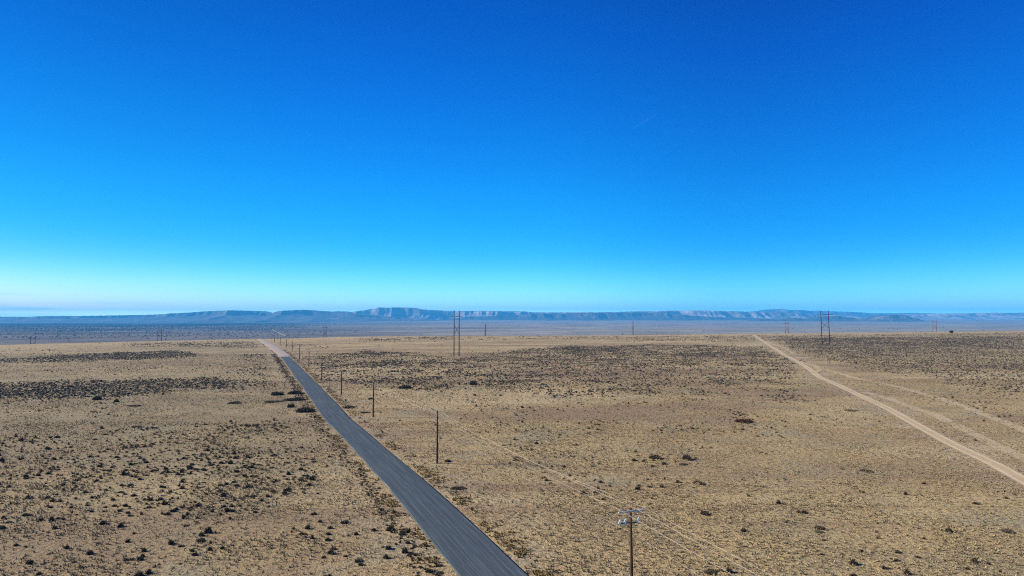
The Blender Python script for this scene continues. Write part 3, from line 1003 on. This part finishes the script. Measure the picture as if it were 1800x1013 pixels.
def lowpoly(n_b, seed):
    """few-faced shrub for distance: fan of crossing blades around a lumpy core"""
    r = np.random.default_rng(seed)
    az = np.arange(n_b) / n_b * 2 * math.pi + r.normal(0, .3, n_b)
    L = 0.5 * (0.75 + 0.35 * r.random(n_b)); hgt = 0.42 * (0.6 + 0.6 * r.random(n_b))
    V = [np.array([[0, 0, 0.5]])]; tri = []
    ring = np.stack([np.cos(az) * L, np.sin(az) * L, 0.02 + 0.1 * r.random(n_b)], 1)
    mid = np.stack([np.cos(az + .4) * L * 0.72, np.sin(az + .4) * L * 0.72, hgt], 1)
    V = np.concatenate([[[0, 0, 0.42 + 0.14 * r.random()]], ring, mid])
    for i in range(n_b):
        a, b = 1 + i, 1 + (i + 1) % n_b
        c, d = 1 + n_b + i, 1 + n_b + (i + 1) % n_b
        tri += [(a, b, c), (b, d, c), (c, d, 0)]
    return V, np.array(tri)


def scatter(name, xs, ys, zs, sizes, protos, base_cols, hfac=0.9, mat=M_SHRUB, jitter=0.12, colvar=0.5):
    """one mesh out of many copies (numpy)"""
    Vall, Fall, Call = [], [], []; n0 = 0
    which = rng.integers(0, len(protos), len(xs))
    for p, (V, Fc) in enumerate(protos):
        idx = np.where(which == p)[0]
        if len(idx) == 0: continue
        n = len(idx); m = len(V)
        an = rng.random(n) * 6.283
        c, s = np.cos(an)[:, None], np.sin(an)[:, None]
        X = (V[None, :, 0] * c - V[None, :, 1] * s) * sizes[idx, None]
        Y = (V[None, :, 0] * s + V[None, :, 1] * c) * sizes[idx, None]
        Z = V[None, :, 2] * sizes[idx, None] * hfac * (0.75 + 0.5 * rng.random((n, 1)))
        X = X + rng.normal(0, jitter, (n, m)) * sizes[idx, None] * 0.5
        Y = Y + rng.normal(0, jitter, (n, m)) * sizes[idx, None] * 0.5
        P = np.stack([X + xs[idx, None], Y + ys[idx, None], Z + zs[idx, None] - 0.02], -1).reshape(-1, 3)
        f = (Fc[None] + (np.arange(n) * m)[:, None, None]).reshape(-1, 3) + n0
        bc = np.array(base_cols)[rng.integers(0, len(base_cols), n)]
        C = bc[:, None, :] * (1 - colvar / 2 + colvar * rng.random((n, m, 1)))
        Vall.append(P); Fall.append(f); Call.append(C.reshape(-1, 3)); n0 += n * m
    return mesh_np(name, np.concatenate(Vall), np.concatenate(Fall), mat, colors={'col': np.concatenate(Call)})


dr_ = sy[rest]
nearr = rest[dr_ < 260]; farr = rest[dr_ >= 260]
mid_protos = [(V, Fc[rng.random(len(Fc)) < 0.30]) for V, Fc, C in PROTO]
o = scatter('scattered_scrub', sx[nearr], sy[nearr], sz[nearr], ssize[nearr] * 1.1, mid_protos, SHADES, hfac=1.0, jitter=0.0)
tag(o, 'countless small dark shrubs over the middle distance', kind='stuff')
farsz = np.maximum(ssize[farr], 0.5) * (1.15 + 0.35 * sstep(400, 1000, sy[farr]))
o = scatter('distant_scrub', sx[farr], sy[farr], sz[farr], farsz, [lowpoly(6, s) for s in range(6)], [(0.055, 0.044, 0.032), (0.075, 0.062, 0.044), (0.10, 0.085, 0.055), (0.045, 0.036, 0.028)], hfac=0.85)
tag(o, 'dense dark scrub patches out to the plateau rim', kind='stuff')

# --- juniper scrub on the valley floor (left) and thin scatter elsewhere
n = 120000
y = np.sqrt(rng.random(n) * (12500 ** 2 - 1500 ** 2) + 1500 ** 2); x = (rng.random(n) * 2 - 1) * 0.9 * y
u = x / y
z = terrain(x, y); px, py = project(x, y, z)
band = sstep(0.45, 0.62, fbm(x / 700, y / 420, 63, 4))
left = sstep(620, 380, px + (fbm(x / 900, y / 900, 65, 3) - .5) * 300)
upper = sstep(603, 588, py) * 0.5 + 0.5 * sstep(584, 574, py)
pr = left * upper * (0.35 + 0.65 * band) + 0.012 * band
k = rng.random(n) < pr
o = scatter('juniper_scrub', x[k], y[k], z[k], 3.6 + rng.random(k.sum()) * 3.6 + y[k] * 0.0005, [lowpoly(6, s + 30) for s in range(5)], [(0.025, 0.027, 0.022), (0.035, 0.037, 0.03)], hfac=0.9)
tag(o, 'dark juniper dots across the far valley floor', kind='stuff')

# ------------------------------------------------------------------ dry grass
def tuft(n_b, seed):
    r = np.random.default_rng(seed)
    az = r.random(n_b) * 6.283; lean = 0.25 + 0.5 * r.random(n_b); h = 0.6 + 0.5 * r.random(n_b)
    e = np.stack([-np.sin(az), np.cos(az), 0 * az], 1)
    dirv = np.stack([np.cos(az), np.sin(az), 0 * az], 1)
    root = dirv * 0.12 * r.random((n_b, 1))
    V = np.concatenate([root - e * 0.17, root + e * 0.17, root + dirv * lean[:, None] * 0.8 + np.array([0, 0, 1]) * h[:, None]])
    i = np.arange(n_b)
    return V, np.stack([i, i + n_b, i + 2 * n_b], 1)


gxs, gys = [], []
for dens, d0, d1 in ((3.4, 70, 125), (2.0, 125, 200), (0.9, 200, 330), (0.22, 330, 600)):
    x, y = sample_field(dens, d0, d1, 0.80)
    gxs.append(x); gys.append(y)
x = np.concatenate(gxs); y = np.concatenate(gys)
patch = fbm(x / 9, y / 9, 83, 3)
k = (rng.random(len(x)) < 0.25 + 0.75 * sstep(0.38, 0.6, patch)) & (np.abs(dist_to(ROAD, x, y)) > W + 1.6) & (np.abs(dist_to(TRACK, x, y)) > 2.2)
x, y = x[k], y[k]; z = terrain(x, y)
gs = (0.25 + 0.22 * rng.random(len(x))) * (1 + 0.6 * sstep(150, 500, y))
o = scatter('dry_grass', x, y, z, gs, [tuft(6, s) for s in range(8)],
            [(0.42, 0.335, 0.19), (0.36, 0.28, 0.155), (0.46, 0.375, 0.23), (0.28, 0.225, 0.13), (0.33, 0.295, 0.165)], hfac=0.75, mat=M_GRASS, jitter=0.05, colvar=0.35)
tag(o, 'short dry straw coloured grass tufts on the plain', kind='stuff')

# yellow brown weeds on both verges
n = 9000
k_ = (31 + rng.random(n) ** 1.6 * (split + 16)).astype(int)
off = np.where(rng.random(n) < 0.5, -(W + 0.5 + np.abs(rng.normal(0, 1.0, n))), W + 0.9 + np.abs(rng.normal(0, 1.6, n)))
x = ROAD[k_, 0] + N_[k_, 0] * off + rng.normal(0, .2, n); y = ROAD[k_, 1] + N_[k_, 1] * off + rng.normal(0, 1.0, n)
pk = fbm(x / 5, y / 5, 88, 3) > 0.44
x, y = x[pk], y[pk]
o = scatter('verge_weeds', x, y, terrain(x, y), 0.26 + 0.30 * rng.random(len(x)), [tuft(12, s + 50) for s in range(6)],
            [(0.36, 0.26, 0.09), (0.28, 0.20, 0.075), (0.42, 0.32, 0.15), (0.18, 0.14, 0.07)], hfac=0.7, mat=M_GRASS, jitter=0.05)
tag(o, 'yellow brown weeds lining both edges of the road', kind='stuff')

# ------------------------------------------------------------------ utility poles along the road
NEAR = (1110.5, 893)
POLES = [  # foot px, foot py, top py, label, has crossarm
    (768.5, 815, 722, 'second nearest brown wooden pole, standing right of the road with a long shadow', False),
    (656, 733, 672, 'third nearest slim wooden pole right of the road', False),
    (600, 694, 652, 'fourth nearest wooden pole beside the road and a dark roadside bush', False),
    (565.5, 666, 632, 'fifth nearest wooden pole, in scrub right of the road', False),
    (543, 646, 618, 'sixth nearest pole with a dark crossarm near the end of the dark road', True),
    (526.5, 632, 606, 'seventh nearest pole, level with the start of the pale gravel', True),
    (513.5, 618, 600, 'eighth nearest pole beside the pale gravel road', False),
    (503, 612, 596, 'ninth nearest pole beside the pale gravel road', False),
    (492.5, 606, 594, 'small distant pole near the plateau rim by the gravel road', False),
    (482.5, 602, 588, 'farthest tiny pole where the gravel road meets the plateau rim', False),
]


def cylinder_ribs(mb, base, tip, r, n=3):
    a, b = Vector(base), Vector(tip)
    pts = []; rad = []
    for i in range(n * 2 + 1):
        pts.append(a.lerp(b, i / (n * 2))); rad.append(r if i % 2 else r * 0.55)
    mb.tube(pts, rad, 8)


def make_pole(x, y, zb, h, label, arm, near=False, thick=1.0, lean=0.0):
    root = empty('utility_pole', (x, y, zb))
    tag(root, label, 'utility pole', 'wooden power poles following the road')
    rb, rtp = 0.19 * thick, 0.125 * thick
    MB().tube([(0, 0, -0.6), (lean * h * .5, 0, h * 0.5), (lean * h, 0, h)], [rb, (rb + rtp) / 2, rtp], 12).build('pole', M_WOOD, root, True)
    ax = Vector((1, 0.385, 0)).normalized(); ln = Vector((-0.385, 1, 0)).normalized()
    top = Vector((lean * h, 0, h))
    att = []
    if arm:
        c = top + Vector((0, 0, -0.28)) - ln * 0.2
        A, B = c - ax * 1.45, c + ax * 1.45
        t_ = 1.0 if near else 1.5
        MB().bar(A, B, 0.11 * t_, 0.14 * t_).build('crossarm', M_ARM if near else M_WOOD_DARK, root)
        for s in (-1, 1):
            MB().bar(c + ax * 0.65 * s - Vector((0, 0, 0.05)), top + Vector((0, 0, -0.95)) - ln * 0.14, 0.03, 0.04).build('brace', M_METAL, root)
        for p in (c - ax * 1.36, c + ax * 0.40, c + ax * 1.36):
            mb = MB(); cylinder_ribs(mb, p + Vector((0, 0, 0.07)), p + Vector((0, 0, 0.27)), 0.065); mb.build('insulator', M_PORC, root, True)
            att.append(p + Vector((0, 0, 0.28)))
    else:
        for p, q in ((top, top + Vector((0, 0, 0.24))),):
            mb = MB(); cylinder_ribs(mb, p, q, 0.07 * thick); mb.build('insulator', M_PORC, root, True)
        att.append(top + Vector((0, 0, 0.24)))
        for s, dz in ((-1, -0.55), (1, -0.85)):
            p = top + Vector((0, 0, dz)) + ax * 0.14 * s; q = p + ax * 0.34 * s + Vector((0, 0, 0.12))
            mb = MB(); cylinder_ribs(mb, p, q, 0.06 * thick); mb.build('insulator', M_PORC, root, True)
            att.append(q)
        att = [att[1], att[0], att[2]]
    nz = top + Vector((0, 0, -2.5)) + ax * 0.2
    MB().bar(top + Vector((0, 0, -2.5)), nz, 0.05, 0.08).build('neutral_bracket', M_METAL, root)
    att.append(nz)
    if near:
        # lower arm with three fused cutouts and their arresters
        c = top + Vector((0, 0, -1.38)) - ln * 0.24
        A, B = c - ax * 1.62, c + ax * 0.72
        MB().bar(A, B, 0.09, 0.10).build('cutout_arm', M_DARKMETAL, root)
        MB().bar(c - ax * 0.9, top + Vector((0, 0, -2.0)) - ln * 0.15, 0.03, 0.05).build('brace', M_DARKMETAL, root)
        for p in (-1.55, -0.95, 0.55):
            b0 = c + ax * p
            k = MB()
            cylinder_ribs(k, b0 + Vector((0, 0, 0.02)) - ln * 0.06, b0 - ln * 0.30 + ax * 0.12 + Vector((0, 0, 0.50)), 0.12, 4)
            f = k.build('cutout', M_PORC, root, True)
            MB().tube([b0 - ln * 0.34 - ax * .02 + Vector((0, 0, -0.02)), b0 - ln * 0.44 + ax * 0.1 + Vector((0, 0, 0.60))], 0.035, 6).build('fuse_tube', M_METAL, f)
            MB().bar(b0 + Vector((0, 0, 0.40)) - ln * 0.40, b0 + Vector((0, 0, 0.44)) + ax * 0.22 - ln * 0.2, 0.05, 0.04).build('hood', M_DARKMETAL, f)
            k = MB(); cylinder_ribs(k, b0 + ax * 0.22 + Vector((0, 0, -0.22)), b0 + ax * 0.25 + Vector((0, 0, 0.36)), 0.08, 4)
            k.build('surge_arrester', M_PORC, root, True)
    att = [Vector((x, y, zb)) + a for a in att]
    return root, att


tx, ty = unproj_z(NEAR[0], NEAR[1], 11.0)
tx, ty = float(tx), float(ty)
chain = []
# one pole beside the camera's right, out of frame, carries the near ends of the wires
lnv = np.array([tx, ty]) - np.array([-15.6, 142.0]); lnv /= np.linalg.norm(lnv)
bxp, byp = tx + lnv[0] * 76, ty + lnv[1] * 76
zt = float(terrain(bxp, byp))
root, att = make_pole(bxp, byp, zt, 11.0, 'brown wooden pole outside the frame behind the camera', True, True)
chain.append(att)
zb = float(terrain(tx, ty))
root, att = make_pole(tx, ty, zb, 11.0 - zb, 'nearest brown wooden pole with bleached crossarm and three fuse cutouts', True, True, 1.0, -0.012)
chain.append(att)
for i, (px, py, top, lab, arm) in enumerate(POLES):
    x, y = (float(v[0]) for v in unproj([px], [py]))
    _, slp = ray(px, top)
    h = CAM_H + float(slp) * y - float(terrain(x, y))
    h = min(max(h, 9.0), 13.5)
    _, att = make_pole(x, y, float(terrain(x, y)), h, lab, arm, False, 1.0 + 0.9 * min(y / 700, 1.0))
    chain.append(att)

names = ['left', 'middle', 'right', 'lowest neutral']
for w in range(4):
    mb = MB(); pts = []
    for (a, b) in zip(chain[:8], chain[1:8]):
        P, Q = a[w], b[w]; L = (Q - P).length; sag = 0.9 * (L / 76) ** 2 * (0.8 if w < 3 else 1.0)
        for k in range(12):
            t_ = k / 12
            pts.append(P.lerp(Q, t_) - Vector((0, 0, 4 * sag * t_ * (1 - t_))))
    pts.append(chain[7][w])
    mb.tube(pts, [0.008 if w < 3 else 0.006] * len(pts), 5)
    o = mb.build('power_wire', M_WIRE, None, True)
    tag(o, f'{names[w]} pale power wire running from the nearest pole along the road', 'wire', 'power wires on the roadside poles')

# ------------------------------------------------------------------ tall twin-pole transmission structures
def h_frame(x, y, zb, h, ang, label, mat, sep=8.0, thick=1.0, splay=0.0, third=False):
    root = empty('transmission_structure', (x, y, zb))
    root.rotation_euler = (0, 0, ang)
    tag(root, label, 'transmission structure', 'tall twin pole power structures crossing the plain')
    r0, r1 = 0.42 * thick, 0.27 * thick
    hs_ = sep / 2
    for s in (-1, 1):
        MB().tube([(s * (hs_ + splay), 0, -1.5), (s * hs_, 0, h)], [r0, r1], 10).build('pole', mat, root, True)
    za = h * 0.875
    for s in (-1, 1):
        MB().bar((-hs_ * 2.15, s * 0.42 * thick, za), (hs_ * 2.15, s * 0.42 * thick, za), 0.16 * thick, 0.36 * thick).build('crossarm', mat, root)
    z0, z1 = h * 0.47, h * 0.67
    for s in (-1, 1):
        MB().bar((-hs_ * s, 0.30 * s * thick, z0), (hs_ * s, 0.30 * s * thick, z1), 0.14 * thick, 0.24 * thick).build('brace', mat, root)
    for p in (-hs_ * 2.05, 0, hs_ * 2.05):
        mb = MB(); cylinder_ribs(mb, (p, 0, za - 0.2), (p, 0, za - 2.6), 0.14 * thick, 8); mb.build('insulator_string', M_PORC, root, True)
    return root


x, y = (float(v[0]) for v in unproj([1452], [606]))
zb = float(terrain(x, y)); _, s_ = ray(1452, 546)
h = CAM_H + float(s_) * y - zb
r = h_frame(x, y, zb, h, 0.0, 'dark twin pole structure with cross bracing, tall and face on, at right', M_WOOD_DARK, 13.3 / F * y, 1.1)
r.rotation_euler = (0, math.radians(-1.6), 0)
x, y = (float(v[0]) for v in unproj([802.5], [627]))
zb = float(terrain(x, y)); _, s_ = ray(802, 546)
h = CAM_H + float(s_) * y - zb
h_frame(x, y, zb, h, math.radians(65), 'tallest twin pole structure, seen at an angle in the centre of the plain', M_WOOD_DARK, 8.0, 1.0)

FARH = [  # px, top py, width px, material, label, angle
    (58, 590.5, 6.5, M_WOOD_DARK, 'small dark twin pole structure at the far left rim', 0.3),
    (281, 578, 4.5, M_WOOD_DARK, 'dark twin pole structure on the left rim in front of junipers', 0.75),
    (571.5, 572, 2.5, M_WOOD_DARK, 'thin dark structure on the rim right of the gravel road', 1.1),
    (853, 569, 1.2, M_WOOD_DARK, 'slim dark structure on the rim right of the tall central one', 1.40),
    (1112, 564, 2.6, M_WOOD_RED, 'slim reddish structure on the rim at right of centre', 1.05),
    (1383, 565, 5.0, M_WOOD_RED, 'reddish twin pole structure left of the tall dark face on one', 0.5),
    (1642.5, 562, 6.0, M_WOOD_RED, 'reddish twin pole structure at the far right rim', 0.1),
]
for px, pt, wpx, mat, lab, ang in FARH:
    u, s_ = ray(px, pt)
    u, s_ = float(u), float(s_)
    H = 34.0
    ds = np.arange(700, 2200, 4.0)
    tot = CAM_H + s_ * ds - terrain(u * ds, ds)
    k = int(np.argmax(tot > H)) if (tot > H).any() else int(np.argmax(tot))
    d = float(ds[k]); hh = float(tot[k])
    zb = float(terrain(u * d, d))
    sepw = min(max(wpx / F * d / max(math.cos(ang), 0.25), 4), 9)

    h_frame(u * d, d, zb, hh, ang, lab, mat, sepw, 1.25, 1.0 if mat is M_WOOD_RED else 0.0)

# ------------------------------------------------------------------ lone junipers at the rim
def juniper(px, py, wpx, hpx, label, seed):
    x, y = (float(v[0]) for v in unproj([px], [py]))
    z = float(terrain(x, y))
    root = empty('juniper_tree', (x, y, z))
    tag(root, label, 'tree')
    w = wpx / F * y; h = hpx / F * y
    r = np.random.default_rng(seed)
    mb = MB()
    mb.tube([(0, 0, -0.3), (0.1, 0, h * 0.35), (0.0, 0.1, h * 0.6)], [0.28, 0.2, 0.1], 7)
    for k in range(5):
        a = r.random() * 6.28
        mb.tube([(0, 0, h * 0.15), (math.cos(a) * w * .25, math.sin(a) * w * .25, h * (0.4 + .2 * r.random()))], [0.13, 0.05], 5)
    mb.build('trunk', M_WOOD, root)
    n = 2600
    c = r.normal(size=(n, 3)); c /= np.linalg.norm(c, axis=1)[:, None]
    c *= (0.5 + 0.5 * r.random((n, 1)) ** 0.5)
    lump = 0.75 + 0.4 * vnoise(np.arctan2(c[:, 1], c[:, 0]) * 1.4 + seed, c[:, 2] * 2, seed)
    c = c * lump[:, None] * np.array([w / 2, w / 2, h * 0.48]) + np.array([0, 0, h * 0.52])
    a = r.normal(size=(n, 3)); a /= np.linalg.norm(a, axis=1)[:, None]
    b = np.cross(a, r.normal(size=(n, 3))); b /= np.linalg.norm(b, axis=1)[:, None]
    s = 0.16 + 0.16 * r.random((n, 1))
    V = np.concatenate([c - a * s, c + b * s, c + a * s])
    i = np.arange(n)
    mesh_np('crown', V, np.stack([i, i + n, i + 2 * n], 1), M_SHRUB, colors={'col': np.array([[0.030, 0.034, 0.022]]) * (0.6 + 0.8 * r.random((3 * n, 1)))}, parent=root)


juniper(1672.5, 586, 7, 5, 'lone dark round juniper on the rim at far right', 1)
juniper(1728, 582.5, 5.5, 3.5, 'smaller flat dark juniper farther right on the rim', 2)
juniper(1094, 588.5, 3.0, 3.0, 'tiny dark juniper beside the slim reddish structure on the rim', 3)

# ------------------------------------------------------------------ contrail, far above the haze
mc, t, b = new_mat('thin_ice_cloud')
b.inputs['Base Color'].default_value = (0.9, 0.92, 0.95, 1)
pos = nd(t, 'ShaderNodeTexCoord').outputs['Object']
lk(t, ramp(t, noise(t, pos, 0.006, 3), 0.3, 0.8, 0.005, 0.07), b.inputs['Alpha'])
D0 = 26000.0
u0, s0 = ray(1112, 226.5); u1, s1 = ray(1155, 200.5)
A = Vector((float(u0) * D0, D0, CAM_H + float(s0) * D0)); B = Vector((float(u1) * (D0 + 900), D0 + 900, CAM_H + float(s1) * (D0 + 900)))
pts = [A.lerp(B, k / 24) + Vector((0, 0, 4 * math.sin(k * 1.7))) for k in range(25)]
o = MB().tube(pts, [4 + 9 * math.sin(math.pi * (k + .5) / 25) ** 0.5 for k in range(25)], 8).build('contrail', mc, None, True)
tag(o, 'short thin white contrail slanting across the upper right sky', 'contrail')
